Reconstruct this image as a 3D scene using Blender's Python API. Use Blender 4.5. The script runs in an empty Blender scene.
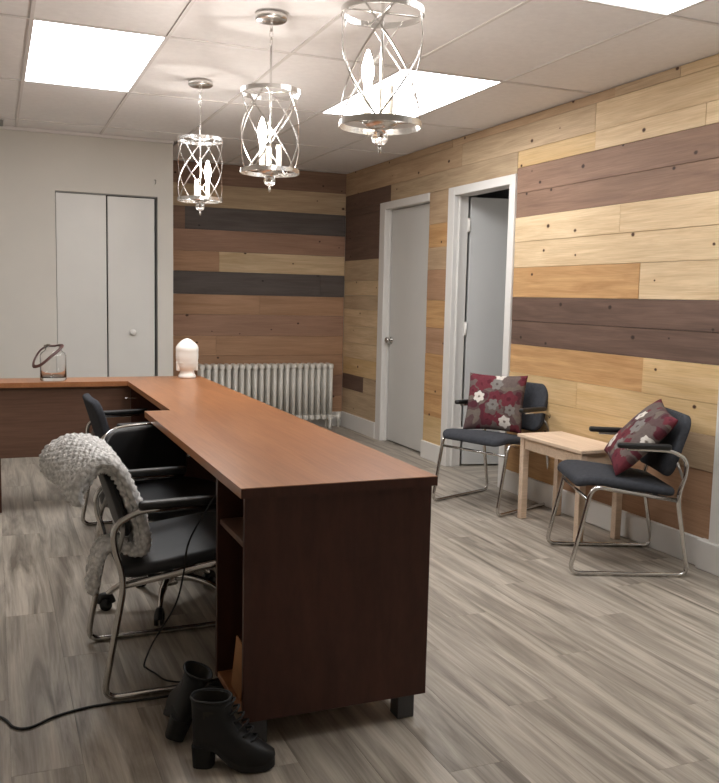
import bpy, bmesh, math, random
from mathutils import Vector, Matrix, noise
from math import sin, cos, pi, radians as R

sc = bpy.context.scene
COL = sc.collection
random.seed(7)

# ------------------------------------------------------------------ camera
CX, CY, FPX, H = 359.5, 391.5, 877.54, 1.27
yaw, pit, rol = R(22.6635), R(6.1405), R(1.294)
FW = Vector((sin(yaw)*cos(pit), cos(yaw)*cos(pit), -sin(pit)))
_r = Vector((cos(yaw), -sin(yaw), 0)); _u = _r.cross(FW)
RT = cos(rol)*_r + sin(rol)*_u
UP = -sin(rol)*_r + cos(rol)*_u
cam = bpy.data.cameras.new('camera'); camo = bpy.data.objects.new('camera', cam); COL.objects.link(camo)
cam.sensor_fit = 'HORIZONTAL'; cam.sensor_width = 36; cam.lens = FPX/719*36
cam.clip_start = 0.05; cam.clip_end = 100
M = Matrix((RT, UP, -FW)).transposed().to_4x4(); M.translation = (0, 0, H)
camo.matrix_world = M
sc.camera = camo

def on(x, y, ax, val):
    """point where the ray through a photo pixel meets the plane axis=val"""
    d = FW*FPX + RT*(x-CX) - UP*(y-CY); o = Vector((0, 0, H))
    return o + d*((val-o[ax])/d[ax])

# ------------------------------------------------------------------ world, exposure
w = bpy.data.worlds.new('world'); sc.world = w; w.use_nodes = True
w.node_tree.nodes['Background'].inputs[0].default_value = (0.8, 0.85, 0.9, 1)
w.node_tree.nodes['Background'].inputs[1].default_value = 0.15
vs = sc.view_settings
vs.view_transform = 'Standard'; vs.look = 'None'; vs.gamma = 1; vs.use_curve_mapping = False
vs.exposure = 0.62
PANEL_POWER = 8.5      # ceiling light diffusers
BULB_POWER = 300.0      # candle bulbs

# ------------------------------------------------------------------ materials
def lin(c):
    return tuple((v/255/12.92 if v/255 <= .04045 else ((v/255+.055)/1.055)**2.4) for v in c) + (1,)

class NT:
    def __init__(s, name):
        s.m = bpy.data.materials.new(name); s.m.use_nodes = True
        s.t = s.m.node_tree; s.b = s.t.nodes['Principled BSDF']; s.out = s.t.nodes['Material Output']
    def n(s, typ, **kw):
        nd = s.t.nodes.new(typ)
        for k, v in kw.items(): setattr(nd, k, v)
        return nd
    def l(s, a, b): s.t.links.new(a, b)
    def math(s, op, a, b=None, clamp=False):
        nd = s.n('ShaderNodeMath', operation=op); nd.use_clamp = clamp
        for i, v in enumerate((a, b)):
            if v is None: continue
            if isinstance(v, (int, float)): nd.inputs[i].default_value = v
            else: s.l(v, nd.inputs[i])
        return nd.outputs[0]
    def mix(s, f, a, b, mode='MIX'):
        nd = s.n('ShaderNodeMix', data_type='RGBA', blend_type=mode)
        for i, v in ((0, f), (6, a), (7, b)):
            if isinstance(v, (int, float)): nd.inputs[i].default_value = v
            elif isinstance(v, tuple): nd.inputs[i].default_value = v
            else: s.l(v, nd.inputs[i])
        return nd.outputs[2]
    def ramp(s, f, stops):
        nd = s.n('ShaderNodeValToRGB'); e = nd.color_ramp.elements
        while len(e) < len(stops): e.new(.5)
        for q, (p, c) in zip(e, stops): q.position = p; q.color = c
        s.l(f, nd.inputs[0]); return nd.outputs[0]
    def noise(s, vec, scale, detail=4, rough=.55, dist=0):
        nd = s.n('ShaderNodeTexNoise'); nd.inputs['Scale'].default_value = scale
        nd.inputs['Detail'].default_value = detail; nd.inputs['Roughness'].default_value = rough
        nd.inputs['Distortion'].default_value = dist
        if vec is not None: s.l(vec, nd.inputs['Vector'])
        return nd.outputs[0]
    def scale(s, vec, sc3):
        nd = s.n('ShaderNodeVectorMath', operation='MULTIPLY'); s.l(vec, nd.inputs[0]); nd.inputs[1].default_value = sc3
        return nd.outputs[0]
    def bump(s, h, strength=.2, dist=.01):
        nd = s.n('ShaderNodeBump'); nd.inputs['Strength'].default_value = strength; nd.inputs['Distance'].default_value = dist
        s.l(h, nd.inputs['Height']); s.l(nd.outputs[0], s.b.inputs['Normal'])

def plain(name, rgb, rough=.5, metal=0., spec=.5, var=.06, nscale=12, bump=0.):
    k = NT(name); tc = k.n('ShaderNodeTexCoord')
    c = lin(rgb)
    nz = k.noise(tc.outputs['Object'], nscale, 4)
    d = tuple(v*(1-var*2) for v in c[:3]) + (1,); u = tuple(min(1, v*(1+var*2)) for v in c[:3]) + (1,)
    k.l(k.ramp(nz, [(.3, d), (.7, u)]), k.b.inputs['Base Color'])
    k.b.inputs['Roughness'].default_value = rough; k.b.inputs['Metallic'].default_value = metal
    k.b.inputs['Specular IOR Level'].default_value = spec
    if bump: k.bump(k.noise(tc.outputs['Object'], nscale*12, 3), bump, .002)
    return k.m

def wood(name, ca, cb, knot=None, rough=.6, stretch=(1.1, 12, 12), jitter=.10, spec=.3, contrast=(.32, .68), rnd=True, patch=0.25):
    """grain runs along local x"""
    k = NT(name); tc = k.n('ShaderNodeTexCoord'); oi = k.n('ShaderNodeObjectInfo')
    pos = tc.outputs['Object']
    if rnd:
        off = k.n('ShaderNodeCombineXYZ')
        k.l(k.math('MULTIPLY', oi.outputs['Random'], 57.0), off.inputs[0]); k.l(k.math('MULTIPLY', oi.outputs['Random'], 23.0), off.inputs[1])
        ad = k.n('ShaderNodeVectorMath', operation='ADD'); k.l(pos, ad.inputs[0]); k.l(off.outputs[0], ad.inputs[1]); pos = ad.outputs[0]
    st = k.scale(pos, stretch)
    g = k.noise(st, 1.6, 6, .6, .8)
    col = k.ramp(g, [(contrast[0], lin(ca)), (contrast[1], lin(cb))])
    fine = k.noise(k.scale(pos, (stretch[0]*2.5, stretch[1]*9, stretch[2]*9)), 1.5, 3, .6)
    col = k.mix(1.0, col, k.ramp(fine, [(.25, (.80, .78, .75, 1)), (.6, (1, 1, 1, 1))]), 'MULTIPLY')
    if patch:
        big = k.noise(k.scale(pos, (.9, 3.0, 3.0)), 1.3, 2, .5)
        col = k.mix(1.0, col, k.ramp(big, [(.3, (1-patch, 1-patch, 1-patch*1.05, 1)), (.65, (1, 1, 1, 1))]), 'MULTIPLY')
    if knot:
        v = k.n('ShaderNodeTexVoronoi', voronoi_dimensions='2D'); v.inputs['Scale'].default_value = 5.0
        k.l(k.scale(pos, (.75, 1, 1)), v.inputs['Vector'])
        sep = k.n('ShaderNodeSeparateColor'); k.l(v.outputs['Color'], sep.inputs[0])
        pick = k.math('GREATER_THAN', sep.outputs[0], .58)
        size = k.math('ADD', k.math('MULTIPLY', sep.outputs[1], .05), .025)
        nd = k.math('ADD', v.outputs['Distance'], k.math('MULTIPLY', k.math('SUBTRACT', k.noise(pos, 40, 2), .5), .03))
        q = k.math('DIVIDE', nd, size)
        core = k.math('MULTIPLY', k.ramp(q, [(.5, (1, 1, 1, 1)), (1.0, (0, 0, 0, 1))]), pick)
        q2 = k.math('MULTIPLY', q, .33)
        halo = k.math('MULTIPLY', k.math('MULTIPLY', k.ramp(q2, [(.2, (1, 1, 1, 1)), (1.0, (0, 0, 0, 1))]), pick), .45)
        col = k.mix(halo, col, lin(ca)); col = k.mix(core, col, lin(knot))
    hs = k.n('ShaderNodeHueSaturation'); k.l(col, hs.inputs['Color'])
    if rnd and jitter:
        k.l(k.math('ADD', k.math('MULTIPLY', oi.outputs['Random'], jitter*2), 1-jitter), hs.inputs['Value'])
    k.l(hs.outputs[0], k.b.inputs['Base Color'])
    k.b.inputs['Roughness'].default_value = rough; k.b.inputs['Specular IOR Level'].default_value = spec
    k.bump(fine, .12, .002)
    return k.m

def emit(name, rgb, strength):
    k = NT(name); c = lin(rgb)
    k.b.inputs['Base Color'].default_value = c
    k.b.inputs['Emission Color'].default_value = c; k.b.inputs['Emission Strength'].default_value = strength
    return k.m

def glass(name, rgb=(255, 255, 255), rough=.02, ior=1.45):
    k = NT(name); k.b.inputs['Base Color'].default_value = lin(rgb)
    k.b.inputs['Roughness'].default_value = rough; k.b.inputs['IOR'].default_value = ior
    k.b.inputs['Transmission Weight'].default_value = 1
    return k.m

MT = dict(
    paint=plain('wall_paint', (205, 201, 193), .75, var=.01, nscale=3, bump=.05),
    paint_dim=plain('back_room_paint', (200, 200, 200), .75, var=.01),
    trim=plain('trim_white', (224, 221, 216), .45, var=.01, nscale=5),
    door=plain('door_white', (207, 205, 200), .4, var=.01, nscale=4),
    gdoor=plain('door_grey_white', (200, 200, 198), .4, var=.01, nscale=4),
    tile=plain('ceiling_tile', (238, 235, 234), .9, var=.015, nscale=30, bump=.25),
    grid=plain('ceiling_grid', (218, 213, 210), .6, var=.01),
    vent=plain('vent_grey', (150, 150, 148), .6),
    dark=plain('closet_shade', (22, 21, 20), .8),
    sub=plain('subfloor', (60, 55, 50), .9),
    chrome=plain('chrome', (205, 203, 200), .16, 1.0, var=.01),
    steel=plain('satin_steel', (170, 168, 164), .3, 1.0, var=.02),
    silver=plain('bright_silver', (232, 230, 227), .26, 1.0, var=.01),
    fabric=plain('charcoal_fabric', (62, 64, 69), .92, var=.08, nscale=60, bump=.4, spec=.2),
    leather=plain('black_leather', (30, 30, 31), .42, var=.08, nscale=25, bump=.15, spec=.45),
    leather2=plain('dark_vinyl', (52, 53, 55), .55, var=.05, nscale=25, bump=.15, spec=.35),
    plastic=plain('black_plastic', (26, 26, 26), .45, var=.05),
    rubber=plain('black_rubber', (18, 18, 19), .6, var=.05),
    rad=plain('radiator_enamel', (232, 229, 220), .4, var=.015, nscale=8),
    ceramic=plain('white_ceramic', (250, 248, 242), .35, var=.015, nscale=9),
    strap=plain('brown_leather_strap', (70, 38, 32), .5, var=.12, nscale=40),
    strapk=plain('strap_knot', (92, 82, 66), .6, var=.1, nscale=60),
    card=plain('cardboard', (172, 122, 78), .8, var=.05, nscale=20),
    greyfoot=plain('grey_steel_foot', (78, 78, 80), .5, .4, var=.04),
    boot=plain('boot_leather', (20, 20, 21), .5, var=.1, nscale=30, spec=.4),
    bootsole=plain('boot_sole', (20, 20, 20), .65),
    lining=plain('boot_lining', (52, 48, 42), .85),
    bulbwhite=emit('bulb_glow', (255, 247, 239), BULB_POWER),
    sleeve=plain('candle_sleeve', (232, 226, 212), .5, var=.01),
    diffuser=emit('light_diffuser', (252, 253, 255), PANEL_POWER),
    diffuser2=emit('passage_fill_glow', (255, 252, 246), 3.0),  # glow of the added fill light in the passage
    glass=glass('clear_glass', ior=1.32), crystal=glass('crystal', ior=1.6),
    birch=wood('birch', (216, 190, 164), (234, 211, 187), None, .5, (1.2, 14, 14), .04, patch=.08),
    desk_top=wood('cherry_top', (158, 104, 66), (176, 120, 80), None, .32, (1.0, 9, 9), .0, spec=.5, rnd=False, patch=.12),
    desk_dark=wood('mahogany_panel', (70, 40, 31), (80, 48, 38), None, .42, (9, 9, 1.0), .0, spec=.35, rnd=False, patch=.12),
    desk_mid=wood('cherry_panel', (104, 77, 63), (120, 91, 75), None, .42, (1.0, 9, 9), .0, spec=.35, rnd=False, patch=.12),
)
KN = (70, 44, 28)
PL = dict(
    pale=wood('pine_pale', (206, 178, 140), (228, 204, 168), KN, .6, jitter=.05, patch=.10),
    grey=wood('pine_greyed', (182, 158, 130), (208, 184, 152), KN, .65, jitter=.05, patch=.18),
    gold=wood('pine_golden', (186, 142, 96), (216, 174, 124), KN, .6, jitter=.06, patch=.16),
    yell=wood('pine_yellow', (208, 174, 124), (226, 196, 150), KN, .6, jitter=.04, patch=.12),
    tan=wood('pine_tan', (182, 154, 124), (204, 176, 144), KN, .65, jitter=.06, patch=.14),
    brn=wood('stained_brown', (172, 134, 104), (192, 154, 124), (70, 46, 34), .6, jitter=.07, patch=.14),
    redb=wood('stained_redbrown', (158, 124, 104), (176, 140, 118), (66, 44, 34), .6, jitter=.05, patch=.14),
    umb=wood('stained_umber', (134, 106, 90), (158, 128, 108), (62, 46, 38), .6, jitter=.05, patch=.18),
    dark=wood('stained_dark', (100, 80, 70), (122, 98, 86), (54, 40, 34), .6, jitter=.04, patch=.16),
    slate=wood('stained_slate', (92, 84, 82), (110, 102, 98), (48, 42, 40), .6, jitter=.05, patch=.2),
)
MT['floor'] = wood('grey_vinyl_plank', (120, 111, 101), (202, 192, 178), None,   .42, (.8, 10, 10), .06, spec=.4, contrast=(.31, .67), patch=.24)

# ------------------------------------------------------------------ mesh helpers
def link(name, me, mat, parent=None):
    o = bpy.data.objects.new(name, me); COL.objects.link(o)
    if mat and not me.materials: me.materials.append(MT[mat] if isinstance(mat, str) else mat)
    if parent: o.parent = parent
    return o

def tag(o, label=None, cat=None, group=None, kind=None):
    for k, v in (('label', label), ('category', cat), ('group', group), ('kind', kind)):
        if v: o[k] = v
    return o

def empty(name, loc=(0, 0, 0), rz=0):
    o = bpy.data.objects.new(name, None); COL.objects.link(o); o.location = loc; o.rotation_euler = (0, 0, rz); o.empty_display_size = .1
    return o

class MB:
    def __init__(s): s.v = []; s.f = []; s.sm = []
    def add(s, v, f, smooth=False):
        k = len(s.v); s.v += [tuple(p) for p in v]; s.f += [tuple(i+k for i in q) for q in f]; s.sm += [smooth]*len(f); return s
    def box(s, x0, x1, y0, y1, z0, z1, c=0.0):
        if c <= 0:
            v = [(x, y, z) for z in (z0, z1) for y in (y0, y1) for x in (x0, x1)]
            return s.add(v, [(0, 2, 3, 1), (4, 5, 7, 6), (0, 1, 5, 4), (2, 6, 7, 3), (0, 4, 6, 2), (1, 3, 7, 5)])
        bm = bmesh.new(); bmesh.ops.create_cube(bm, size=1)
        for q in bm.verts:
            q.co = Vector(((x0+x1)/2+q.co.x*(x1-x0), (y0+y1)/2+q.co.y*(y1-y0), (z0+z1)/2+q.co.z*(z1-z0)))
        bmesh.ops.bevel(bm, geom=list(bm.edges), offset=c, segments=1, affect='EDGES')
        bm.verts.index_update()
        s.add([q.co[:] for q in bm.verts], [tuple(x.index for x in f.verts) for f in bm.faces]); bm.free(); return s
    def prism(s, poly, z0, z1):
        """extrude xy polygon (ccw) in z"""
        n = len(poly)
        return s.add([(x, y, z0) for x, y in poly]+[(x, y, z1) for x, y in poly],
                     [tuple(range(n))[::-1], tuple(range(n, 2*n))]+[(i, (i+1) % n, n+(i+1) % n, n+i) for i in range(n)])
    def rings(s, rings, closed=False, caps=True, smooth=True):
        n = len(rings[0]); m = len(rings); v = [p for r in rings for p in r]; f = []
        for i in range(m if closed else m-1):
            a = i*n; b = ((i+1) % m)*n
            for j in range(n): f.append((a+j, a+(j+1) % n, b+(j+1) % n, b+j))
        if caps and not closed: f.append(tuple(range(n))[::-1]); f.append(tuple((m-1)*n+i for i in range(n)))
        return s.add(v, f, smooth)
    def tube(s, path, r, n=10, closed=False, flat=None):
        path = [Vector(p) for p in path]; m = len(path); rr = []
        rad = r if hasattr(r, '__len__') else [r]*m
        prev = None
        for i in range(m):
            if closed: t = path[(i+1) % m]-path[i-1]
            else: t = path[min(i+1, m-1)]-path[max(i-1, 0)]
            t.normalize()
            if prev is None:
                a = Vector((0, 0, 1)) if abs(t.z) < .9 else Vector((1, 0, 0)); nn = t.cross(a).normalized()
            else:
                nn = prev-t*prev.dot(t)
                nn = nn.normalized() if nn.length > 1e-6 else t.orthogonal().normalized()
            prev = nn; b = t.cross(nn)
            fl = flat or 1
            rr.append([path[i]+nn*cos(2*pi*j/n)*rad[i]+b*sin(2*pi*j/n)*rad[i]*fl for j in range(n)])
        return s.rings(rr, closed)
    def lathe(s, prof, n=24, cx=0, cy=0, sx=1, sy=1):
        rr = [[(cx+max(r, 1e-4)*sx*cos(2*pi*j/n), cy+max(r, 1e-4)*sy*sin(2*pi*j/n), z) for j in range(n)] for r, z in prof]
        return s.rings(rr)
    def slab(s, W, L, T, rc, re, warp, n=48, rings=6):
        """rounded rectangle pad: local u (W), v (L), t thickness -> warp(u,v,t)"""
        def outline(ins):
            w2, l2 = W/2-ins, L/2-ins; r = max(rc-ins, .002); pts = []
            for q, (sx, sy) in enumerate(((1, 1), (-1, 1), (-1, -1), (1, -1))):
                for i in range(n//4):
                    a = q*pi/2+(i/(n//4-1))*pi/2
                    pts.append((sx*(w2-r)+r*cos(a), sy*(l2-r)+r*sin(a)))
            return pts
        def dens(pts):
            o = []
            for i in range(len(pts)):
                a = pts[i]; b = pts[(i+1) % len(pts)]; o.append(a)
                d = math.hypot(b[0]-a[0], b[1]-a[1])
                if d > .04:
                    kk = NSEG
                    for j in range(1, kk): o.append((a[0]+(b[0]-a[0])*j/kk, a[1]+(b[1]-a[1])*j/kk))
            return o
        NSEG = 7
        base = outline(0)
        rr = []
        layers = [(re, -T/2)]
        K = 5
        for i in range(1, K+1):
            a = i/K*pi/2; layers.append((re*(1-sin(a)), -T/2+re*(1-cos(a))))
        layers += [(re*(1-cos(i/K*pi/2)), T/2-re*(1-sin(i/K*pi/2))) for i in range(K+1)]
        lo = dens_fixed(outline(re), NSEG)
        for k in range(rings): rr.append([(x*(k+.02)/rings, y*(k+.02)/rings, -T/2) for x, y in lo])
        for ins, t in layers: rr.append([(x, y, t) for x, y in dens_fixed(outline(ins), NSEG)])
        for k in range(rings-1, -1, -1): rr.append([(x*(k+.02)/rings, y*(k+.02)/rings, T/2) for x, y in lo])
        return s.rings([[warp(*p) for p in r] for r in rr])
    def mesh(s, name):
        me = bpy.data.meshes.new(name); me.from_pydata([tuple(p) for p in s.v], [], s.f); me.update()
        me.polygons.foreach_set('use_smooth', s.sm)
        bm = bmesh.new(); bm.from_mesh(me); bmesh.ops.recalc_face_normals(bm, faces=bm.faces); bm.to_mesh(me); bm.free()
        return me
    def build(s, name, mat, parent=None): return link(name, s.mesh(name), mat, parent)

def dens_fixed(pts, k):
    """subdivide the four straight sides of a rounded rectangle outline"""
    o = []; n = len(pts); q = n//4
    for i in range(n):
        a = pts[i]; b = pts[(i+1) % n]; o.append(a)
        if (i+1) % q == 0:
            for j in range(1, k): o.append((a[0]+(b[0]-a[0])*j/k, a[1]+(b[1]-a[1])*j/k))
    return o

def fillet(pts, rad, seg=6):
    """polyline with rounded corners; rad per inner point or scalar"""
    P = [Vector(p) for p in pts]; out = [P[0]]
    for i in range(1, len(P)-1):
        r = rad[i-1] if hasattr(rad, '__len__') else rad
        a = (P[i-1]-P[i]); b = (P[i+1]-P[i]); la, lb = a.length, b.length; a.normalize(); b.normalize()
        d = min(r, la*.49, lb*.49)
        p0 = P[i]+a*d; p1 = P[i]+b*d
        for k in range(seg+1):
            t = k/seg; out.append(p0*(1-t)**2+P[i]*2*t*(1-t)+p1*t*t)
    out.append(P[-1]); return out

def spline(pts, k=8, closed=False):
    P = [Vector(p) for p in pts]; n = len(P); out = []
    for i in range(n if closed else n-1):
        g = (lambda j: P[j % n]) if closed else (lambda j: P[max(0, min(n-1, j))])
        a, b, c, d = g(i-1), g(i), g(i+1), g(i+2)
        for q in range(k):
            t = q/k
            out.append(.5*((2*b)+(c-a)*t+(2*a-5*b+4*c-d)*t*t+(3*b-3*c+d-a)*t**3))
    if not closed: out.append(P[-1])
    return out

def copy_tree(o, parent=None):
    c = o.copy(); COL.objects.link(c); c.parent = parent
    for ch in o.children: copy_tree(ch, c)
    return c

# ------------------------------------------------------------------ the room
XR, YB, YF, ZC, XL, YN, XA = 3.167, 8.03, 7.05, 2.445, -1.62, -0.74, 1.32
def S(name, mb, mat): return tag(mb.build(name, mat), kind='structure')

floor = S('floor', MB().box(XL-.1, 4.7, YN-.1, 8.2, -.12, -.006), 'sub')
PW, PLEN = .182, 1.22
cache = {}
def plank_mesh(L, W, T, ch=.0006):
    key = (round(L, 4), round(W, 4), round(T, 4))
    if key not in cache:
        b = MB(); c = ch
        x, y = L/2, W/2
        lo = [(-x, -y, -T), (x, -y, -T), (x, y, -T), (-x, y, -T)]; mi = [(-x, -y, -c), (x, -y, -c), (x, y, -c), (-x, y, -c)]
        hi = [(-x+c, -y+c, 0), (x-c, -y+c, 0), (x-c, y-c, 0), (-x+c, y-c, 0)]
        b.rings([lo, mi, hi], smooth=False); cache[key] = b.mesh('plank')
    return cache[key]
def shared(name, me, mat, parent):
    me2 = me
    if me.materials and me.materials[0] != mat: me2 = me.copy(); me2.materials.clear()
    return link(name, me2, mat, parent)
ci = 0; x = XL
while x < 3.19:
    y = YN - (ci*.47) % PLEN
    while y < 8.05:
        y0, y1 = max(y, YN), min(y+PLEN, 8.06); x1 = min(x+PW, 3.20)
        if y1-y0 > .03 and not (x1 < XA-.2 and y0 > YF+.5):
            o = shared('plank', plank_mesh(y1-y0-.0003, x1-x-.0003, .006), MT['floor'], floor)
            o.location = ((x+x1)/2, (y0+y1)/2, 0); o.rotation_euler = (0, 0, pi/2)
        y += PLEN
    x += PW; ci += 1
# back room floor strip
o = MB().box(3.20, 4.6, 4.2, 8.0, -.006, -.001).build('back_room_floor', MT['floor'], floor)

# ceiling: slab, tiles, T-bars
ceil = S('ceiling', MB().box(XL-.1, 3.3, YN-.1, 8.2, ZC+.06, ZC+.12), 'tile')
GX = [XL, -1.02, -.42, .178, .77, 1.37, 1.97, 2.575, XR+.02]; GY = [YN, .5, 1.74, 2.98, 4.235, 5.48, 6.70, 7.92, YB+.02]
LIGHTS = [(3, 4), (6, 4), (6, 2)]
for i in range(len(GX)-1):
    for j in range(len(GY)-1):
        if (i, j) in LIGHTS or (GX[i+1] < XA+.1 and GY[j] > YF): continue
        x0, x1, y0, y1 = GX[i], GX[i+1], GY[j], GY[j+1]
        if GX[i+1] < XA+.1: y1 = min(y1, YF+.02)
        MB().box(x0+.004, x1-.004, y0+.004, y1-.004, ZC+.004, ZC+.018).build('ceiling_tile', 'tile', ceil)
for xx in GX[1:-1]:
    y1 = YF if xx < XA else YB
    MB().box(xx-.008, xx+.008, YN, y1, ZC-.002, ZC+.004).build('grid_bar', 'grid', ceil)
for yy in GY[1:-1]:
    x0 = XL if yy < YF else XA
    MB().box(x0, XR, yy-.008, yy+.008, ZC-.003, ZC+.0035).build('grid_bar', 'grid', ceil)
MB().box(XL, XA, YF-.025, YF, ZC-.02, ZC+.002).build('wall_angle', 'grid', ceil)

def light_panel(i, j, label):
    x0, x1, y0, y1 = GX[i]+.0085, GX[i+1]-.0085, GY[j]+.0085, GY[j+1]-.0085
    t = tag(empty('ceiling_light', ((x0+x1)/2, (y0+y1)/2, ZC)), label, 'ceiling light', 'recessed ceiling light panels')
    a, b = (x1-x0)/2, (y1-y0)/2
    MB().box(-a+.004, a-.004, -b+.004, b-.004, .001, .004).build('diffuser', 'diffuser', t)
    f = MB()
    f.box(-a, a, -b, -b+.004, -.001, .03).box(-a, a, b-.004, b, -.001, .03).box(-a, -a+.004, -b+.004, b-.004, -.001, .03).box(a-.004, a, -b+.004, b-.004, -.001, .03)
    f.build('frame', 'grid', t)
light_panel(3, 4, 'lit white rectangular ceiling panel in front of the white closet wall')
light_panel(6, 4, 'lit white rectangular ceiling panel near the two white doors')
light_panel(6, 2, 'lit white ceiling panel above the plank wall by the waiting chairs')
# ceiling vent near closet wall
t = tag(empty('ceiling_vent', (-.1, 6.86, ZC-.003)), 'grey ceiling vent beside the closet wall', 'vent')
MB().box(-.16, .19, -.10, .10, -.012, 0, .003).build('vent_frame', 'vent', t)
for k in range(6): MB().box(-.14, .17, -.085+k*.03, -.07+k*.03, -.016, -.012).build('louver', 'vent', t)

# walls: right (core with two openings), back, closet wall, alcove side, unseen sides
D1, D2, DZ = (6.245, 7.07), (5.075, 5.824), 2.03
X0, X1 = XR+.02, XR+.10
wr = MB()
J = .02
wr.box(X0, X1, YN, D2[0]-J, 0, ZC+.06).box(X0, X1, D2[1]+J, D1[0]-J, 0, ZC+.06).box(X0, X1, D1[1]+J, YB+.1, 0, ZC+.06)
wr.box(X0, X1, D2[0]-J, D2[1]+J, DZ+J, ZC+.06).box(X0, X1, D1[0]-J, D1[1]+J, DZ+J, ZC+.06)
wall_right = S('wall_right', wr, 'paint')
wall_back = S('wall_back', MB().box(XA, XR+.1, YB+.02, YB+.1, 0, ZC+.06), 'paint')
BX0, BX1, BZ = .442, 1.200, 2.012
wl = MB()
wl.box(XL-.1, BX0, YF, YF+.1, 0, ZC+.06).box(BX1, XA, YF, YF+.1, 0, ZC+.06).box(BX0, BX1, YF, YF+.1, BZ, ZC+.06)
wall_left = S('wall_left', wl, 'paint')
S('wall_alcove', MB().box(XA-.1, XA, YF+.1, YB+.02, 0, ZC+.06), 'paint')
S('wall_side', MB().box(XL-.1, XL, YN, YF, 0, ZC+.06), 'paint')
S('wall_near', MB().box(XL, XR+.1, YN-.1, YN, 0, ZC+.06), 'paint')
S('wall_closet', MB().box(BX0-.2, BX1+.02, YF+.5, YF+.55, 0, BZ+.1), 'dark')  # near-black sheet: closet shade behind the door gaps, put into its colour
S('wall_passage', MB().box(4.6, 4.7, 4.2, 8.1, 0, 2.5).box(X1, 4.6, 4.1, 4.2, 0, 2.5).box(X1, 4.6, 8.0, 8.1, 0, 2.5).box(X1, 4.7, 4.1, 8.1, 2.5, 2.55), 'paint_dim')

# ---- planks on the walls: each board its own part (local x along the grain, z off the wall)
def board(parent, wall, a0, a1, z0, z1, tone):
    L, W = a1-a0-.0016, z1-z0-.0016
    dep = random.uniform(-.0025, .0025); T = .02
    o = link('plank', MB().rings([[(-L/2, -W/2, -T), (L/2, -W/2, -T), (L/2, W/2, -T), (-L/2, W/2, -T)],
            [(-L/2, -W/2, -.0015), (L/2, -W/2, -.0015), (L/2, W/2, -.0015), (-L/2, W/2, -.0015)],
            [(-L/2+.0015, -W/2+.0015, 0), (L/2-.0015, -W/2+.0015, 0), (L/2-.0015, W/2-.0015, 0), (-L/2+.0015, W/2-.0015, 0)]], smooth=False).mesh('plank'), PL[tone], parent)
    c = (a0+a1)/2; zc = (z0+z1)/2
    if wall == 'R':   # face normal -X; local x -> -Y, local y -> Z, local z -> -X
        o.matrix_local = Matrix(((0, 0, -1, XR+dep), (-1, 0, 0, c), (0, 1, 0, zc), (0, 0, 0, 1)))
    else:             # back wall, face normal -Y
        o.matrix_local = Matrix(((1, 0, 0, c), (0, 0, -1, YB+dep), (0, 1, 0, zc), (0, 0, 0, 1)))
def rows(parent, wall, rws):
    for z0, z1, segs in rws:
        for a0, a1, tone in segs: board(parent, wall, a0, a1, z0, z1, tone)
PY = 3.02
rows(wall_right, 'R', [
    (2.39, ZC, [(1.6, 3.55, 'pale'), (3.55, 4.05, 'grey'), (4.05, 5.9, 'tan'), (5.9, YB, 'tan')]),
    (2.232, 2.39, [(1.6, 4.21, 'pale'), (4.21, 5.75, 'grey'), (5.75, YB, 'tan')]),
    (2.125, 2.232, [(1.6, 3.36, 'pale'), (3.36, 4.2, 'pale'), (4.2, 5.00, 'yell')]),
    (2.092, 2.232, [(5.0, 6.98, 'grey'), (6.98, YB, 'dark')]),
    (1.962, 2.125, [(PY, 5.0, 'umb')]), (1.807, 1.962, [(PY, 5.0, 'umb')]),
    (1.648, 1.807, [(PY, 3.95, 'pale'), (3.95, 5.0, 'pale')]),
    (1.484, 1.648, [(PY, 5.0, 'pale')]),
    (1.292, 1.484, [(PY, 3.77, 'pale'), (3.77, 5.0, 'gold')]),
    (1.14, 1.292, [(PY, 5.0, 'dark')]), (.985, 1.14, [(PY, 5.0, 'dark')]),
    (.80, .985, [(PY, 3.70, 'yell'), (3.70, 5.0, 'gold')]),
    (.645, .80, [(PY, 4.26, 'yell'), (4.26, 5.0, 'yell')]),
    (.47, .645, [(PY, 3.62, 'tan'), (3.62, 5.0, 'yell')]),
    (.30, .47, [(PY, 4.0, 'brn'), (4.0, 5.0, 'gold')]), (.05, .30, [(PY, 4.4, 'brn'), (4.4, 5.0, 'gold')]),
    # between the two doors
    *[(a, b, [(5.92, 6.245, t)]) for a, b, t in ((1.846, 2.092, 'tan'), (1.665, 1.846, 'gold'), (1.494, 1.665, 'tan'), (1.259, 1.494, 'brn'),
      (1.044, 1.259, 'gold'), (.842, 1.044, 'brn'), (.70, .842, 'gold'), (.525, .70, 'gold'), (.349, .525, 'gold'), (.05, .349, 'yell'))],
    # beyond the closed door
    (2.03, 2.092, [(7.182, YB, 'dark')]), (1.82, 2.03, [(7.182, YB, 'dark')]), (1.615, 1.82, [(7.182, YB, 'dark')]),
    *[(a, b, [(7.182, YB, t)]) for a, b, t in ((1.42, 1.615, 'grey'), (1.285, 1.42, 'pale'), (1.155, 1.285, 'grey'), (.997, 1.155, 'pale'),
      (.835, .997, 'pale'), (.69, .835, 'pale'), (.525, .69, 'yell'))],
    (.38, .525, [(7.182, 7.5, 'grey'), (7.5, YB, 'dark')]), (.05, .38, [(7.182, YB, 'grey')]),
])
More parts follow.
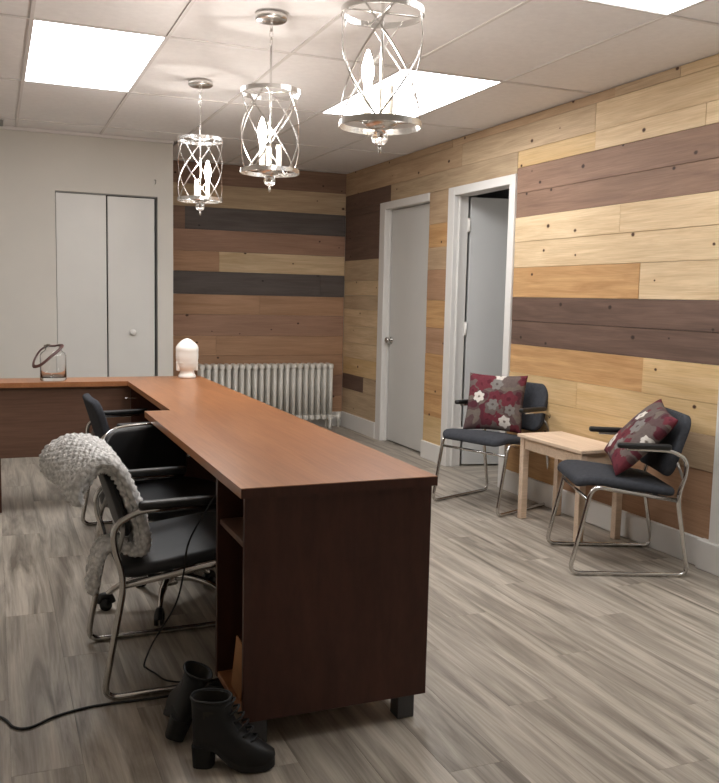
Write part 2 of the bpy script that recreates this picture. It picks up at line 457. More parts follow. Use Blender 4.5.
rows(wall_back, 'B', [
    (2.255, ZC, [(XA, XR, 'umb')]),
    (2.052, 2.255, [(XA, XR, 'grey')]),
    (1.85, 2.052, [(XA, 1.61, 'umb'), (1.61, XR, 'slate')]),
    (1.656, 1.85, [(XA, XR, 'redb')]),
    (1.472, 1.656, [(XA, 1.925, 'brn'), (1.925, XR, 'pale')]),
    (1.264, 1.472, [(XA, 2.917, 'slate'), (2.917, XR, 'slate')]),
    (1.08, 1.264, [(XA, 2.316, 'brn'), (2.316, XR, 'brn')]),
    (.884, 1.08, [(XA, XR, 'redb')]),
    (.70, .884, [(XA, 1.90, 'brn'), (1.90, XR, 'brn')]),
    (.50, .70, [(XA, XR, 'brn')]), (.30, .50, [(XA, XR, 'redb')]), (.05, .30, [(XA, XR, 'brn')]),
])

# baseboards
def bb(name, *a): return S(name, MB().box(*a, .004), 'trim')
bb('baseboard_right', XR-.018, XR+.006, 3.20, 5.00, 0, .14)
bb('baseboard_right', XR-.018, XR+.006, 5.925, 6.245, 0, .14)
bb('baseboard_right', XR-.018, XR+.006, 7.185, YB-.02, 0, .145)
bb('baseboard_back', XA, XR, YB-.016, YB+.006, 0, .14)
S('trim_1', MB().box(XR-.03, XR+.02, 2.95, 3.14, 0, 2.12, .003).box(XR-.045, XR+.01, 2.95, 3.20, 0, .143, .004), 'trim')

# door casings and doors
def casing(name, y0, y1, far, near, top):
    b = MB(); xf = XR-.012
    b.box(xf, X0, y1, y1+far, 0, top, .003)
    b.box(xf, X0, y0-near if near else y0, y1, DZ, top, .003)
    if near: b.box(xf, X0, y0-near, y0, 0, DZ, .003)
    b.box(X0+.0005, X1+.01, y1, y1+.0195, 0, DZ+.0195); b.box(X0+.0005, X1+.01, y0-.0195, y0, 0, DZ+.0195); b.box(X0+.0005, X1+.01, y0, y1, DZ, DZ+.0195)
    if not near: b.box(XR+.004, X0, y0-.006, y0-.0005, 0, DZ)
    # stop moulding
    b.box(XR+.032, XR+.046, y1-.010, y1+.005, 0, DZ)
    return S(name, b, 'trim')
casing('trim_2', *D1, .112, 0, 2.092)
casing('trim_3', *D2, .096, .072, 2.092)
d1 = tag(empty('door_1', (XR+.075, D1[1]-.004, 0)), kind='structure')
MB().box(-.02, .018, -(D1[1]-D1[0]-.008), 0, .012, DZ-.006, .003).build('door_leaf', 'door', d1)
kb = MB(); kb.lathe([(0, 0), (.028, 0), (.030, .006), (.012, .010), (.011, .03), (.026, .038), (.028, .052), (.02, .062), (0, .064)], 20)
k = kb.build('door_knob', 'chrome', d1); k.location = (-.02, -.06, .90); k.rotation_euler = (0, -pi/2, 0)
lt = MB().box(-.003, .003, -.012, .012, -.05, .05).build('strike_plate', 'steel', d1); lt.location = (-.012, -.001, .90)
# open door: hinged on the far jamb, swung into the passage
d2 = tag(empty('door_2', (XR+.112, D2[1]-.006, 0), R(-12)), kind='structure')
MB().box(.015, .80, -.002, .036, .012, DZ-.004, .003).build('door_leaf', 'gdoor', d2)
for z in (.25, 1.05, 1.82): MB().box(-.004, .024, .0, .012, z-.05, z+.05, .002).tube([(.008, -.004, z-.05), (.008, -.004, z+.05)], .008, 8).build('hinge', 'trim', d2)
# bifold closet door
d3 = tag(empty('door_3', (0, YF+.018, 0)), kind='structure')
MB().box(BX0+.004, .812, 0, .03, .015, BZ-.012, .003).build('door_leaf', 'door', d3)
r_ = MB().box(.822, BX1-.022, 0, .03, .015, BZ-.016, .003).build('door_leaf', 'door', d3)
kk = MB().lathe([(0, 0), (.012, 0), (.012, .012), (.024, .022), (.024, .030), (.018, .036), (0, .037)], 18).build('door_knob', 'trim', r_)
kk.location = (1.006, 0, .958); kk.rotation_euler = (pi/2, 0, 0)
MB().box(BX0, BX1, .004, .03, BZ-.008, BZ).build('track', 'vent', d3)
# little hook on the wall
t = tag(empty('wall_hook', (1.18, YF, 2.125)), 'small white hook high on the wall beside the closet door', 'hook')
MB().box(-.008, .008, -.004, 0, -.022, .022, .001).build('hook_plate', 'trim', t)
MB().tube(spline([(0, -.003, .012), (0, -.02, .012), (0, -.028, -.004), (0, -.018, -.018)]), .004, 8).build('hook_arm', 'steel', t)

# ------------------------------------------------------------------ reception desk
DT = .75; TH = .028
desk = tag(empty('reception_desk', (0, 0, 0)), 'long L-shaped cherry wood reception desk with dark end panel', 'desk')
DX0, DX1, DY0, DYN, DXN, DYR, DYE, DXL = .605, 1.20, 2.262, 3.90, .718, 5.24, 5.52, -1.3
top = MB().prism([(DX0, DY0), (DX1, DY0), (DX1, DYE), (DXL, DYE), (DXL, DYR), (DXN, DYR), (DXN, DYN), (DX0, DYN)], DT-TH, DT)
# grain along y: rotate the mesh so that local x runs along the counter
to = top.build('desktop', 'desk_top', desk)
to.data.transform(Matrix.Rotation(-pi/2, 4, 'Z')); to.rotation_euler = (0, 0, pi/2)
e = MB().box(DX0+.001, DX1, DY0-.0025, DY0+.001, DT-TH, DT-.002).build('edge_band', 'desk_dark', to)
e.data.transform(Matrix.Rotation(-pi/2, 4, 'Z'))
def dp(name, mat, *a, c=.0015): return MB().box(*a, c).build(name, mat, desk)
zb, zt = .076, DT-TH
dp('end_panel', 'desk_dark', .62, 1.19, 2.275, 2.295, zb, zt)
dp('side_panel', 'desk_dark', .622, 1.15, 2.60, 2.62, zb, zt)
dp('shelf', 'desk_mid', .63, 1.15, 2.295, 2.60, .565, .583)
dp('shelf', 'desk_top', .625, 1.15, 2.295, 2.60, zb, zb+.018)
dp('back_panel', 'desk_dark', 1.15, 1.168, 2.295, 5.50, zb, zt)
dp('side_panel', 'desk_dark', .74, 1.15, 3.90, 3.92, zb, zt)
dp('return_panel', 'desk_mid', DXL+.02, .90, 5.27, 5.288, .32, zt)
dp('side_panel', 'desk_dark', .735, 1.15, 5.245, 5.265, zb, zt)
dp('side_panel', 'desk_dark', DXL+.02, DXL+.04, 5.288, 5.50, zb, zt)
dp('side_panel', 'desk_dark', .0, .02, 5.30, 5.50, 0, zt)
for fx, fy in ((1.105, 2.29), (.64, 2.29), (1.09, 3.85), (.76, 3.85), (1.09, 5.40), (.76, 5.30), (DXL+.02, 5.36)):
    MB().box(fx, fx+.055, fy, fy+.055, 0, zb, .002).build('foot', 'greyfoot', desk)
dh = MB().tube(fillet([(.70, 5.268, .65), (.70, 5.245, .65), (.77-.0, 5.245-.0, .65), (.77, 5.268, .65)], .01), .004, 8)
dh.build('drawer_pull', 'chrome', desk)
# keyboard tray under the counter
tr = tag(empty('keyboard_tray', (.86, 3.06, .655)), 'tan wooden keyboard tray slung under the counter', 'keyboard tray')
MB().box(-.15, .18, -.36, .36, -.009, .009, .002).build('tray_board', 'card', tr)
for s in (-1, 1): MB().box(-.12, .16, s*.34-.008, s*.34+.008, .009, zt-.656, .001).build('slide_rail', 'steel', tr)
# cardboard offcut in the open cabinet
cb = MB().box(-.002, .002, -.04, .04, 0, .17).box(.002, .10, -.04, -.036, 0, .15)
o = cb.build('cardboard_piece', 'card'); o.location = (.636, 2.412, zb+.0295); o.rotation_euler = (R(14), 0, R(6))
tag(o, 'folded tan cardboard piece standing in the open desk cabinet', 'cardboard')

# ------------------------------------------------------------------ guest chairs (local +x is the front)
def guest_chair(name, label, loc, rz, group, pad='leather', fab='fabric', bh=.29, bw=.45, bt=.038, bz=.464):
    t = tag(empty(name, loc, rz), label, 'chair', group)
    tr_ = .0105
    for s in (-1, 1):
        y = s*.25
        pts = [(.02, y*.985, .603), (-.185, y, .598), (-.255, y, .556), (-.255, y, .49), (-.222, y, .38), (-.290, y, tr_), (.265, y, tr_), (.175, y, .424), (-.222, y*.99, .365)]
        MB().tube(fillet(pts, [.05, .05, .04, .06, .05, .05, .05], 6), tr_, 10).build('side_frame', 'chrome', t)
        ap = MB().slab(.25, .040, .026, .018, .010, lambda u, v, q, y=y: (-.055+u, y+v, .617+q+.02*u), n=24, rings=2)
        ap.build('arm_pad', 'plastic', t)
    MB().tube([(.186, -.25, .355), (.186, .25, .355)], .008, 8).build('front_crossbar', 'chrome', t)
    MB().tube([(-.14, -.25, .376), (-.14, .25, .376)], .008, 8).build('rear_crossbar', 'chrome', t)
    def seatw(u, v, q):
        drop = -.035*max(0, (u-.13)/.11)**2 if u > .13 else 0
        dome = .012*(1-(u/.24)**2)*(1-(v/.24)**2) if q > 0 else 0
        return (u+.005, v, .424+q+drop+dome+.13*u)
    st = MB().slab(.47, .475, .040, .06, .018, seatw); st.build('seat', fab, t)
    def backw(u, v, q):   # u height, v across, q thickness
        x = -.238-.30*u + .012*(v/.24)**2 + q
        return (x, v, bz+bh/2+u+.3*q)
    bk = MB().slab(bh, bw, bt, .07, .014, backw).build('backrest', fab, t)
    for s in (-1, 1):
        MB().tube(fillet([(-.246, s*.25, .46), (-.225, s*.235, .52), (-.222, s*.20, .55)], .02), .007, 8).build('back_bracket', 'steel', t)
    return t
WG = 'chrome sled chairs with charcoal seats'
c1 = guest_chair('guest_chair', 'charcoal chair on chrome sled legs between open doorway and wooden side table', (2.855, 4.665, 0), R(201), WG)
c2 = guest_chair('guest_chair', 'charcoal chair on chrome sled legs beside the table at the white wall trim', (2.80, 3.43, 0), R(157.5), WG)
c0 = guest_chair('guest_chair', 'dark chrome sled chair at the desk with knitted throw over its back', (.580, 2.955, 0), R(0), WG, fab='leather2', bh=.220, bw=.41, bt=.026, bz=.494)
c3 = guest_chair('guest_chair', 'charcoal chair tucked into the inner corner of the L-shaped desk', (.715, 4.63, 0), R(2), WG, bh=.27)

# ------------------------------------------------------------------ swivel chair
sw = tag(empty('swivel_chair', (.64, 3.525, 0), R(-66)), 'black leather swivel chair with chrome rim and five-star chrome base', 'chair')
st = MB(); st.lathe([(.04, .085), (.042, .10), (.03, .125), (.03, .13)], 20); st.build('hub', 'chrome', sw)
for k in range(5):
    a = R(246+72*k-66+66); ca, sa = cos(a), sin(a)
    leg = MB().tube(spline([(0.02*ca, .02*sa, .112), (.10*ca, .10*sa, .118), (.19*ca, .19*sa, .098), (.245*ca, .245*sa, .062)], 5), [.017]*5+[.015]*5+[.012]*6, 10)
    leg.build('base_leg', 'chrome', sw)
    cs = MB()
    for s in (-1, 1):
        yx, yy = -sa*s*.014, ca*s*.014
        rr = [[(.25*ca+yx*q+ca*.024*cos(2*pi*j/16), .25*sa+yy*q+sa*.024*cos(2*pi*j/16), .0245+.024*sin(2*pi*j/16)) for j in range(16)] for q in (.35, 1.3)]
        cs.rings(rr)
    cs.tube([(.25*ca, .25*sa, .03), (.25*ca, .25*sa, .066)], .008, 8)
    cs.tube(spline([(.25*ca-.026*ca, .25*sa-.026*sa, .03), (.25*ca-.014*ca, .25*sa-.014*sa, .055), (.25*ca+.016*ca, .25*sa+.016*sa, .055), (.25*ca+.028*ca, .25*sa+.028*sa, .032)], 4), .016, 8)
    cs.build('caster', 'plastic', sw)
MB().tube([(0, 0, .11), (0, 0, .38)], .022, 14).build('gas_cylinder', 'plastic', sw)
MB().box(-.10, .10, -.08, .08, .375, .405, .006).build('tilt_plate', 'plastic', sw)
MB().slab(.44, .46, .07, .10, .03, lambda u, v, q: (u+.01, v, .44+q+.01*(1-(u/.23)**2))).build('seat', 'leather', sw)
def swb(u, v, q): return (-.215-.10*u+.055*(v/.21)**2+q, v, .575+u)
bk = MB().slab(.27, .40, .045, .09, .02, swb).build('backrest', 'leather', sw)
rim = []
for i in range(60):
    a = i/60*2*pi
    cu = .137*abs(sin(a))**.6*(1 if sin(a) > 0 else -1); cv = .203*abs(cos(a))**.6*(1 if cos(a) > 0 else -1)
    rim.append(swb(cu, cv, -.005))
MB().tube(rim, .0075, 8, closed=True).build('chrome_rim', 'chrome', bk)
for s in (-1, 1): MB().tube(fillet([(-.05, s*.12, .40), (-.20, s*.12, .42), (-.225, s*.12, .56)], .05), .010, 8).build('back_bar', 'chrome', sw)
for s in (-1, 1):
    MB().tube(fillet([(.02, s*.16, .405), (.02, s*.245, .41), (.0, s*.250, .575), (-.15, s*.245, .58), (-.185, s*.20, .55)], .04), .010, 8).build('arm_frame', 'chrome', sw)
    MB().slab(.22, .04, .024, .018, .010, lambda u, v, q, s=s: (-.03+u, s*.25+v, .596+q), n=24, rings=2).build('arm_pad', 'plastic', sw)

# ------------------------------------------------------------------ knitted throw over the chair at the desk
def throw():
    YE = 2.742
    outer = [(76, 505), (72, 492), (76, 479), (88, 463), (100, 457), (114, 459), (126, 471), (134, 487), (140, 503), (147, 527), (148, 542), (142, 552), (129, 552), (116, 548), (106, 552), (100, 566), (96, 592)]
    P = [on(x, y, 1, YE+.03) for x, y in outer]
    pts = spline([(p.x, 0, p.z) for p in P], 10)
    n = len(pts); b = MB(); MY = 64
    for layer, (off, a, bnd, th, Y0, Y1) in enumerate(((.014, 0, 122, .028, 2.722, 3.175), (.034, 12, 108, .014, 2.732, 3.165), (.013, 112, n, .026, 2.735, 2.86))):
        seq = pts[a:bnd]; m = len(seq); prof = []
        for i in range(m):
            t = (seq[min(i+1, m-1)]-seq[max(i-1, 0)]).normalized(); nn = Vector((t.z, 0, -t.x))   # towards the inside
            prof.append((seq[i]+nn*off, nn))
        top_, bot_ = [], []
        loop = []   # cross-section ring in (i) around thickness for each y
        ringsY = []
        for j in range(MY+1):
            f = j/MY; y = Y0+(Y1-Y0)*f
            edge = 1.0
            e = min(f, 1-f)*(Y1-Y0)
            if e < .014: edge = math.sqrt(max(.03, 1-(1-e/.014)**2))
            ring = []
            for side in (1, -1):
                rng = range(m) if side == 1 else range(m-1, -1, -1)
                for i in rng:
                    p, nn = prof[i]; s = i/(m-1)
                    back = max(0, 1-(i+a)/55) if layer < 2 else 0
                    flare = -.075*f*min(1, back*1.6)
                    lift = .03*f*min(1, back*1.5)
                    ee = min(i, m-1-i)*.006
                    te = math.sqrt(max(.05, 1-(1-min(1, ee/.014))**2))
                    h = th/2*edge*te
                    ph = y*2*pi/.030; ps = (i+a)*2*pi/3.9
                    knit = .0075*abs(sin(ph*.5))*(.6+.4*sin(ps+pi*(int(y/.030) % 2))) + .005*noise.noise(Vector((p.x*75, y*75, p.z*75)))
                    q = p - nn*side*(h+knit*edge)
                    wob = .006*noise.noise(Vector((p.x*9, y*7, p.z*9+layer*5)))
                    ring.append((q.x+flare+wob, y, q.z+lift+wob*.5))
            ringsY.append(ring)
        b.rings(ringsY)
    return b
k = NT('grey_knit'); tc = k.n('ShaderNodeTexCoord')
nz = k.noise(tc.outputs['Object'], 90, 3); vz = k.n('ShaderNodeTexVoronoi'); vz.inputs['Scale'].default_value = 62; k.l(tc.outputs['Object'], vz.inputs['Vector'])
k.l(k.ramp(vz.outputs['Distance'], [(.0, lin((252, 251, 249))), (.85, lin((192, 191, 189)))]), k.b.inputs['Base Color'])
k.b.inputs['Roughness'].default_value = .95; k.b.inputs['Specular IOR Level'].default_value = .1
k.bump(k.math('ADD', k.math('MULTIPLY', vz.outputs['Distance'], -1.0), nz), .8, .006); MT['knit'] = k.m
tag(throw().build('throw_blanket', 'knit'), 'chunky white and grey knitted throw draped over a chair back', 'blanket')

# ------------------------------------------------------------------ side table
tb = tag(empty('side_table', (2.965, 4.02, 0)), 'small pale birch side table between the two waiting chairs', 'table')
MB().box(-.155, .155, -.305, .305, .480, .50, .003).build('tabletop', 'birch', tb)
tb.children[0].data.transform(Matrix.Rotation(-pi/2, 4, 'Z')); tb.children[0].rotation_euler = (0, 0, pi/2)
for sx in (-1, 1):
    for sy in (-1, 1):
        lg = MB().box(-.02, .02, -.02, .02, 0, .48, .003).build('leg', 'birch', tb); lg.location = (sx*.122, sy*.27, 0)
for sx in (-1, 1): MB().box(sx*.125-.008, sx*.125+.008, -.25, .25, .415, .479).build('apron', 'birch', tb)
for sy in (-1, 1): MB().box(-.102, .102, sy*.27-.008, sy*.27+.008, .415, .479).build('apron', 'birch', tb)

# ------------------------------------------------------------------ cushions with printed flowers
def cushion(name, label, mat4, S_, T, seed):
    N = 110; rnd = random.Random(seed); v = []; f = []; cols = []
    blobs = [(rnd.uniform(-1, 1), rnd.uniform(-1, 1), rnd.uniform(.20, .34), rnd.choice([0, 0, 1, 2])) for _ in range(26)]
    whites = {1: [(-.55, .12, .22), (.45, -.72, .22), (.12, .97, .20)], 2: [(-.50, -.62, .24), (-.25, .42, .20), (.98, .1, .15)]}[seed]
    greys = {1: [(.05, .62, .24), (.0, -.15, .22), (.62, -.3, .2)], 2: [(.25, .18, .28), (.2, -.5, .2)]}[seed]
    P0 = [lin((106, 48, 57)), lin((92, 44, 53)), lin((104, 92, 88))]
    bg = lin((92, 72, 72))
    def colour(u, w):
        c = bg; g = noise.noise(Vector((u*3, w*3, seed)))
        if g > .12: c = lin((112, 102, 94))
        if g < -.22: c = lin((84, 44, 52))
        for bx, by, br, ty in blobs:
            d = math.hypot(u-bx, w-by); an = math.atan2(w-by, u-bx)
            if d < br*(.88+.12*cos(5*an+bx*9)): c = P0[ty] if d > br*.25 or ty == 2 else lin((88, 36, 46))
        for (L, cc, ce) in ((greys, lin((126, 122, 118)), lin((92, 80, 80))), (whites, lin((214, 208, 200)), lin((122, 112, 104)))):
            for bx, by, br in L:
                d = math.hypot(u-bx, w-by); an = math.atan2(w-by, u-bx)
                if d < br*(.88+.12*cos(6*an+bx*5)): c = cc if d > br*.2 else ce
        return c
    for side in (1, -1):
        for i in range(N+1):
            for j in range(N+1):
                u, w_ = -1+2*i/N, -1+2*j/N
                x = S_*u*(1-.07*(1-w_*w_)); y = S_*w_*(1-.07*(1-u*u))
                h = T*max(0, (1-u**2)*(1-w_**2))**.42
                h += .004*noise.noise(Vector((u*2.5, w_*2.5, seed*3+side)))*min(1, h/T*2)
                v.append((x, y, side*(h+.002))); cols.append(colour(u, w_))
    n1 = (N+1)*(N+1)
    for i in range(N):
        for j in range(N):
            a = i*(N+1)+j; f.append((a, a+N+1, a+N+2, a+1)); f.append((n1+a, n1+a+1, n1+a+N+2, n1+a+N+1))
    bd = [j for j in range(N+1)]+[i*(N+1)+N for i in range(1, N+1)]+[N*(N+1)+j for j in range(N-1, -1, -1)]+[i*(N+1) for i in range(N-1, 0, -1)]
    for q in range(len(bd)):
        a, b_ = bd[q], bd[(q+1) % len(bd)]; f.append((a, b_, n1+b_, n1+a))
    mb = MB(); mb.add(v, f, True); me = mb.mesh(name)
    ca = me.color_attributes.new('print', 'FLOAT_COLOR', 'POINT')
    ca.data.foreach_set('color', [q for c in cols for q in c])
    k = NT('floral_print'); at = k.n('ShaderNodeVertexColor', layer_name='print'); tcn = k.n('ShaderNodeTexCoord')
    nzz = k.noise(tcn.outputs['Object'], 60, 3)
    k.l(k.mix(1.0, at.outputs[0], k.ramp(nzz, [(.3, (.85, .85, .85, 1)), (.7, (1.05, 1.05, 1.05, 1))]), 'MULTIPLY'), k.b.inputs['Base Color'])
    k.b.inputs['Roughness'].default_value = .9; k.b.inputs['Specular IOR Level'].default_value = .2
    k.bump(k.noise(tcn.outputs['Object'], 420, 2), .35, .002)
    o = link(name, me, k.m); o.matrix_world = mat4
    return tag(o, label, 'cushion', 'floral cushions on the waiting chairs')
def on_chair(ch, rz, loc, lean, roll, spin=0):
    """cushion standing on a seat: its face looks to the chair's front (+x local), leaning back"""
    M0 = Matrix.Translation(ch.location) @ Matrix.Rotation(rz, 4, 'Z')
    base = Matrix(((0, 0, 1, 0), (1, 0, 0, 0), (0, 1, 0, 0), (0, 0, 0, 1)))   # local z -> x, x -> y, y -> z
    return M0 @ Matrix.Translation(loc) @ Matrix.Rotation(spin, 4, 'Z') @ Matrix.Rotation(-lean, 4, 'Y') @ base @ Matrix.Rotation(roll, 4, 'Z')
cushion('cushion', 'burgundy and grey floral cushion standing square on the chair by the open doorway', on_chair(c1, R(201), (-.075, -.05, .435+.193), R(20), R(0), R(24)), .187, .06, 1)
cushion('cushion', 'burgundy floral cushion slumped far back on the chair by the wall trim', on_chair(c2, R(157.5), (-.105, .012, .627), R(42), R(-11), R(0)), .192, .06, 2)

# ------------------------------------------------------------------ radiator
rd = tag(empty('radiator', (1.70, 7.91, 0)), 'white cast iron column radiator against the plank wall', 'radiator')
NSEC = 21; pitch = 1.31/NSEC
sec = MB()
for yy in (-.055, .0, .055):
    sec.tube(fillet([(0, yy, .12), (0, yy, .60)], .01), .0195, 10, flat=.95)
for zz in (.115, .605):
    sec.slab(.046, .155, .05, .018, .015, lambda u, v, q, zz=zz: (u, v, zz+q), n=16, rings=2)
sme = sec.mesh('section')
for i in range(NSEC):
    o = link('section', sme, 'rad', rd); o.location = ((i+.5)*pitch, 0, 0)
for zz in (.115, .605): MB().tube([(.02, 0, zz), (1.29, 0, zz)], .014, 8).build('connecting_pipe', 'rad', rd)
for xx in (.5*pitch, 1.31-.5*pitch):
    for yy in (-.055, .055): MB().tube([(xx, yy, .0), (xx, yy, .06), (xx, yy, .10)], [.02, .013, .016], 10).build('foot', 'rad', rd)
MB().tube(fillet([(1.30, 0, .115), (1.385, 0, .115), (1.385, 0, 0)], .02), .012, 10).build('supply_pipe', 'rad', rd)
vv = MB().tube([(1.385, 0, .06), (1.385, 0, .15)], .022, 12).build('valve', 'rad', rd)

# ------------------------------------------------------------------ pendants
def pendant(name, label, x, y, bulb_a, turn):
    t = tag(empty(name, (x, y, 0), turn), label, 'pendant light', 'silver cage pendant lights')
    zt_, zb_ = 2.135, 1.795; rc = .125
    MB().lathe([(0, ZC-.003), (.068, ZC-.003), (.068, ZC-.022), (.060, ZC-.028), (.012, ZC-.030), (0, ZC-.030)], 32).build('canopy', 'silver', t)
    z = ZC-.028
    for i in range(3):
        lk = [(.008*cos(a)*(i % 2 == 0), .008*cos(a)*(i % 2 == 1), z-.020+.022*sin(a)) for a in [q/14*2*pi for q in range(14)]]
        MB().tube(lk, .0024, 6, closed=True).build('chain_link', 'silver', t); z -= .034
    MB().tube([(0, 0, z+.002), (0, 0, 1.80)], .0045, 10).build('stem', 'silver', t)
    def band(z0, z1, nm):
        n = 48; rr = []
        for r, zz in ((rc-.0015, z0), (rc+.0015, z0), (rc+.0015, z1), (rc-.0015, z1)): rr.append([(r*cos(2*pi*j/n), r*sin(2*pi*j/n), zz) for j in range(n)])
        MB().rings(rr, closed=True, smooth=False).build(nm, 'silver', t)
    band(zt_-.018, zt_, 'top_ring'); band(zb_-.008, zb_+.010, 'bottom_ring')
    for d in (1, -1):
        for q in range(4):
            p = []; n = 22
            for i in range(n+1):
                f = i/n; a = q*pi/2+d*(f*R(115)); r = rc-.002-.0*sin(pi*f)
                p.append((a, r, zb_+(zt_-zb_)*f))
            rr = [[(r*cos(a-.028), r*sin(a-.028), zz), ((r-.0025)*cos(a-.028), (r-.0025)*sin(a-.028), zz), ((r-.0025)*cos(a+.028), (r-.0025)*sin(a+.028), zz), (r*cos(a+.028), r*sin(a+.028), zz)] for a, r, zz in p]
            MB().rings(rr, smooth=False).build('cage_strap', 'silver', t)
    for q in range(2):
        a = q*pi/2+.4
        MB().tube([(rc*cos(a), rc*sin(a), zt_-.008), (-rc*cos(a), -rc*sin(a), zt_-.008)], .0035, 8).build('top_spoke', 'silver', t)
    for q in range(3):
        a = q*2*pi/3+.2
        MB().tube([(0, 0, zb_+.006), (rc*cos(a), rc*sin(a), zb_+.001)], .0035, 8).build('bottom_spoke', 'silver', t)
    MB().lathe([(0, 1.785), (.03, 1.785), (.052, 1.797), (.056, 1.806), (.03, 1.812), (0, 1.813)], 28).build('candle_plate', 'silver', t)
    for q in range(3):
        a = bulb_a+q*2*pi/3; px, py = .042*cos(a), .042*sin(a)
        s_ = MB().lathe([(0, 1.808), (.014, 1.808), (.014, 1.812), (.0115, 1.815), (.0115, 1.905), (0, 1.905)], 16, px, py).build('candle_sleeve', 'sleeve', t)
        if q == 0:
            MB().lathe([(0, 1.905), (.010, 1.906), (.012, 1.92), (.0185, 1.945), (.018, 1.965), (.011, 1.992), (.004, 2.012), (0, 2.016)], 18, px, py).build('bulb', 'bulbwhite', s_)
    fn = MB().lathe([(0, 1.733), (.012, 1.735), (.022, 1.744), (.026, 1.758), (.022, 1.772), (.012, 1.781), (0, 1.783)], 20).build('crystal_ball', 'crystal', t)
    MB().lathe([(0, 1.708), (.003, 1.710), (.006, 1.720), (.004, 1.733), (0, 1.734)], 12).build('finial_tip', 'silver', t)
pendant('pendant_light', 'silver cage pendant hanging over the desk corner, nearest the closet wall', 1.09, 5.01, R(-20), R(10))
pendant('pendant_light', 'middle silver cage pendant of the three above the long desk', 1.105, 3.70, R(160), R(40))
pendant('pendant_light', 'silver cage pendant over the desk end with the dark panel', 1.105, 2.53, R(105), R(62))

# ------------------------------------------------------------------ white head ornament
hd = tag(empty('head_ornament', (1.097, 5.40, DT), R(8)), 'white ceramic head sculpture with pointed crown on the desk', 'sculpture')
prof = [(0, 0), (.050, 0), (.054, .004), (.053, .016), (.046, .026), (.043, .040), (.046, .050), (.056, .058), (.061, .075), (.063, .090), (.0625, .094), (.0655, .097), (.066, .115), (.0665, .119), (.068, .122), (.0685, .145), (.068, .165), (.069, .168), (.068, .190), (.061, .203), (.047, .218), (.030, .232), (.014, .241), (0, .244)]
hm = MB().lathe(prof, 40, sx=1.0, sy=1.05).build('head', 'ceramic', hd)
for s in (-1, 1):
    MB().slab(.018, .07, .03, .008, .007, lambda u, v, q, s=s: (s*.058+u, q*1.0, .075+v*.9), n=16, rings=2).build('ear', 'ceramic', hd)
for zz in (.095, .120, .167):
    MB().tube([(.067*cos(a), .0705*sin(a), zz) for a in [q/40*2*pi for q in range(40)]], .002, 6, closed=True).build('crown_ridge', 'ceramic', hd)

# ------------------------------------------------------------------ glass jar with leather strap
jr = tag(empty('glass_jar', (.312, 5.36, DT)), 'clear glass jar with brown leather strap handle on the desk', 'jar')
g = MB(); R0 = .073
g.lathe([(0, .0), (R0-.004, .0), (R0, .005), (R0, .145), (R0-.006, .160), (.05, .172), (.044, .178), (.044, .192), (.047, .195), (.044, .198), (.040, .196), (.040, .178), (.048, .168), (R0-.010, .156), (R0-.0035, .143), (R0-.0035, .024), (R0-.012, .020), (0, .019)], 40)
g.build('glass_body', 'glass', jr)
loop = spline([(.046, -.03, .196), (.02, -.062, .172), (-.02, -.080, .140), (-.07, -.085, .098), (-.104, -.06, .086), (-.108, -.01, .10), (-.092, .03, .135), (-.066, .045, .172), (-.03, .050, .193), (.02, .048, .198), (.046, .012, .205)], 6, closed=True)
MB().tube(loop, .0105, 8, closed=True, flat=.55).build('strap', 'strap', jr)
kn = MB()
for q in range(5):
    a = q*1.3; kn.tube([(-.036+.012*cos(a), .045, .196+.008*sin(a)), (-.02+.012*cos(a+2), .05, .198+.010*sin(a+2))], .005, 6)
kn.build('strap_knot', 'strapk', jr)

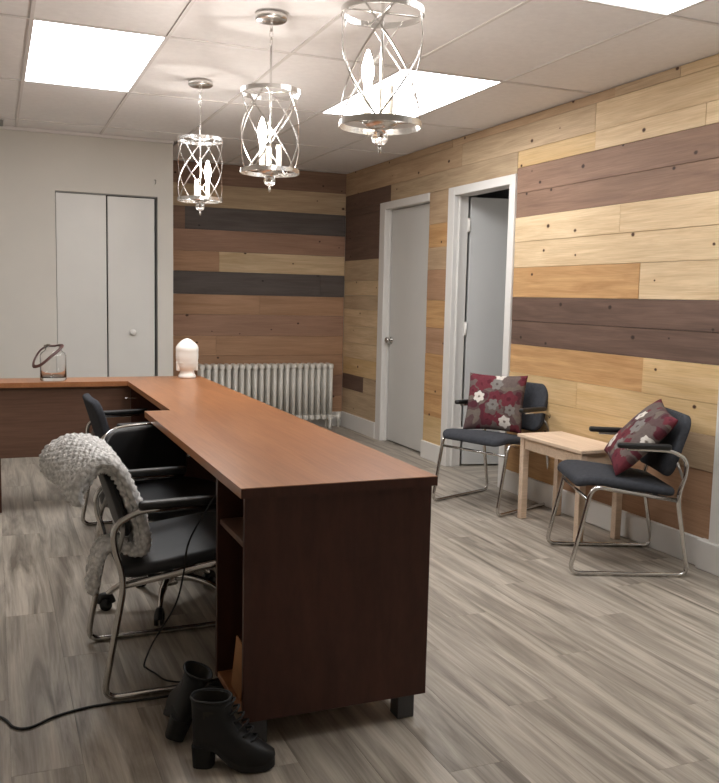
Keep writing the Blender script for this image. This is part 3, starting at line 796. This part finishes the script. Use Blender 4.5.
# ------------------------------------------------------------------ boots
def boot(label, loc, rz):
    t = tag(empty('ankle_boot', loc, rz), label, 'boot', 'black heeled ankle boots')
    HS = .072; L = .225
    def zs(x):
        f = min(1, max(0, (x-.05)/(.135-.05))); f = f*f*(3-2*f); return HS*(1-f)+.016*f + (.010*max(0, (x-.19)/.035)**2)
    lev = [(0, .222, .034, 0), (.12, .225, .038, .014), (.25, .222, .038, .030), (.38, .195, .037, .045), (.50, .150, .035, .058), (.62, .118, .034, .072), (.78, .104, .034, .092), (1, .104, .040, .122)]
    rr = []; n = 36
    for tt, xf, hw, h in lev:
        xb = -.004*tt; ring = []
        for j in range(n):
            a = 2*pi*j/n; ca, sa = cos(a), sin(a)
            cxm = (xf+xb)/2; x = cxm+(xf-xb)/2*math.copysign(abs(ca)**.8, ca)
            wv = hw*(1 if x < .10 or tt > .5 else 1+.12*sin(pi*min(1, (x-.10)/.125)))
            y = wv*math.copysign(abs(sa)**.85, sa)
            z = zs(x)*(1-tt)+HS*tt+h*(1-.5*min(1, max(0, (x-.11)/.11)))
            ring.append((x, y, z))
        rr.append(ring)
    inner = [[((x-.05)*.90+.05, y*.88, z-.001) for x, y, z in rr[-1]], [((x-.05)*.86+.05, y*.84, z-.05) for x, y, z in rr[-1]]]
    MB().rings(rr+inner[:1], caps=False).build('upper', 'boot', t)
    MB().rings(inner, caps=False).build('lining', 'lining', t)
    so = [[(x*1.01, y*1.04, zs(x)+dz) for x, y, z in rr[0]] for dz in (-.014, .003)]
    MB().rings(so, smooth=False).build('sole', 'bootsole', t)
    hl = []
    for f in (0, .5, 1):
        z = f*(HS-.012); g = 1-.12*(1-f); hl.append([(.030+.032*g*math.copysign(abs(cos(2*pi*j/20))**.6, cos(2*pi*j/20)), .031*g*math.copysign(abs(sin(2*pi*j/20))**.6, sin(2*pi*j/20)), z) for j in range(20)])
    MB().rings(hl, smooth=False).build('heel', 'bootsole', t)
    for q in range(6):
        f = q/5; x = .165-.062*f; z = .085+.098*f
        MB().tube(spline([(x-.012, -.024, z-.010), (x+.006, -.012, z+.002), (x+.008, .012, z+.004), (x-.010, .024, z-.006)], 4), .003, 6).build('lace', 'rubber', t)
    MB().tube([(p[0], p[1]*1.03, p[2]) for p in rr[-1]], .0035, 6, closed=True).build('collar_trim', 'bootsole', t)
    return t
boot('black lace-up heeled ankle boot standing before the desk end panel', (.475, 2.252, 0), R(-26))
boot('black heeled ankle boot half hidden behind its pair, by the sled leg', (.445, 2.365, .012), R(78)).rotation_euler[0] = R(20)

# ------------------------------------------------------------------ power bar and cables
pb = tag(empty('power_bar', (.60, 2.655, 0), R(-8)), 'flat black power bar on the floor behind the boots', 'power bar')
MB().box(-.09, .09, -.022, .022, 0, .032, .004).build('body', 'plastic', pb)
for q in range(4): MB().box(-.07+q*.04, -.048+q*.04, -.010, .010, .0315, .034).build('socket', 'rubber', pb)
cp = [(-.12, 2.80), (-.007, 2.70), (.03, 2.62), (.073, 2.603), (.145, 2.648), (.234, 2.675), (.31, 2.678), (.40, 2.672), (.50, 2.672)]
tag(MB().tube(spline([(x, y, .0045) for x, y in cp]+[(.508, 2.668, .012)], 8), .004, 8).build('power_cable', 'rubber'), 'thin black cable running across the open floor to the power bar', 'cable')
hp = [(.68, 2.655, .715), (.60, 2.652, .60), (.545, 2.655, .50), (.53, 2.660, .40), (.505, 2.665, .30), (.45, 2.74, .16), (.44, 2.86, .04), (.455, 2.90, .0045), (.475, 2.85, .0045), (.50, 2.785, .0045), (.56, 2.75, .0045), (.64, 2.74, .0045), (.72, 2.75, .0045)]
tag(MB().tube(spline(hp, 8), .003, 8).build('hanging_cable', 'rubber'), 'thin black cable hanging from under the desk and curling on the floor', 'cable')

# unseen light added to brighten the passage behind the open door
pl = tag(empty('passage_fill_light', (3.95, 5.1, 2.499)), 'added unseen fill light on the passage ceiling behind the open door', 'ceiling light')
MB().lathe([(0, -.03), (.14, -.03), (.15, -.018), (.15, -.012)], 28).build('shade', 'diffuser2', pl)
MB().lathe([(.16, -.014), (.16, 0), (0, 0), (0, -.012)], 28).build('rim', 'trim', pl)
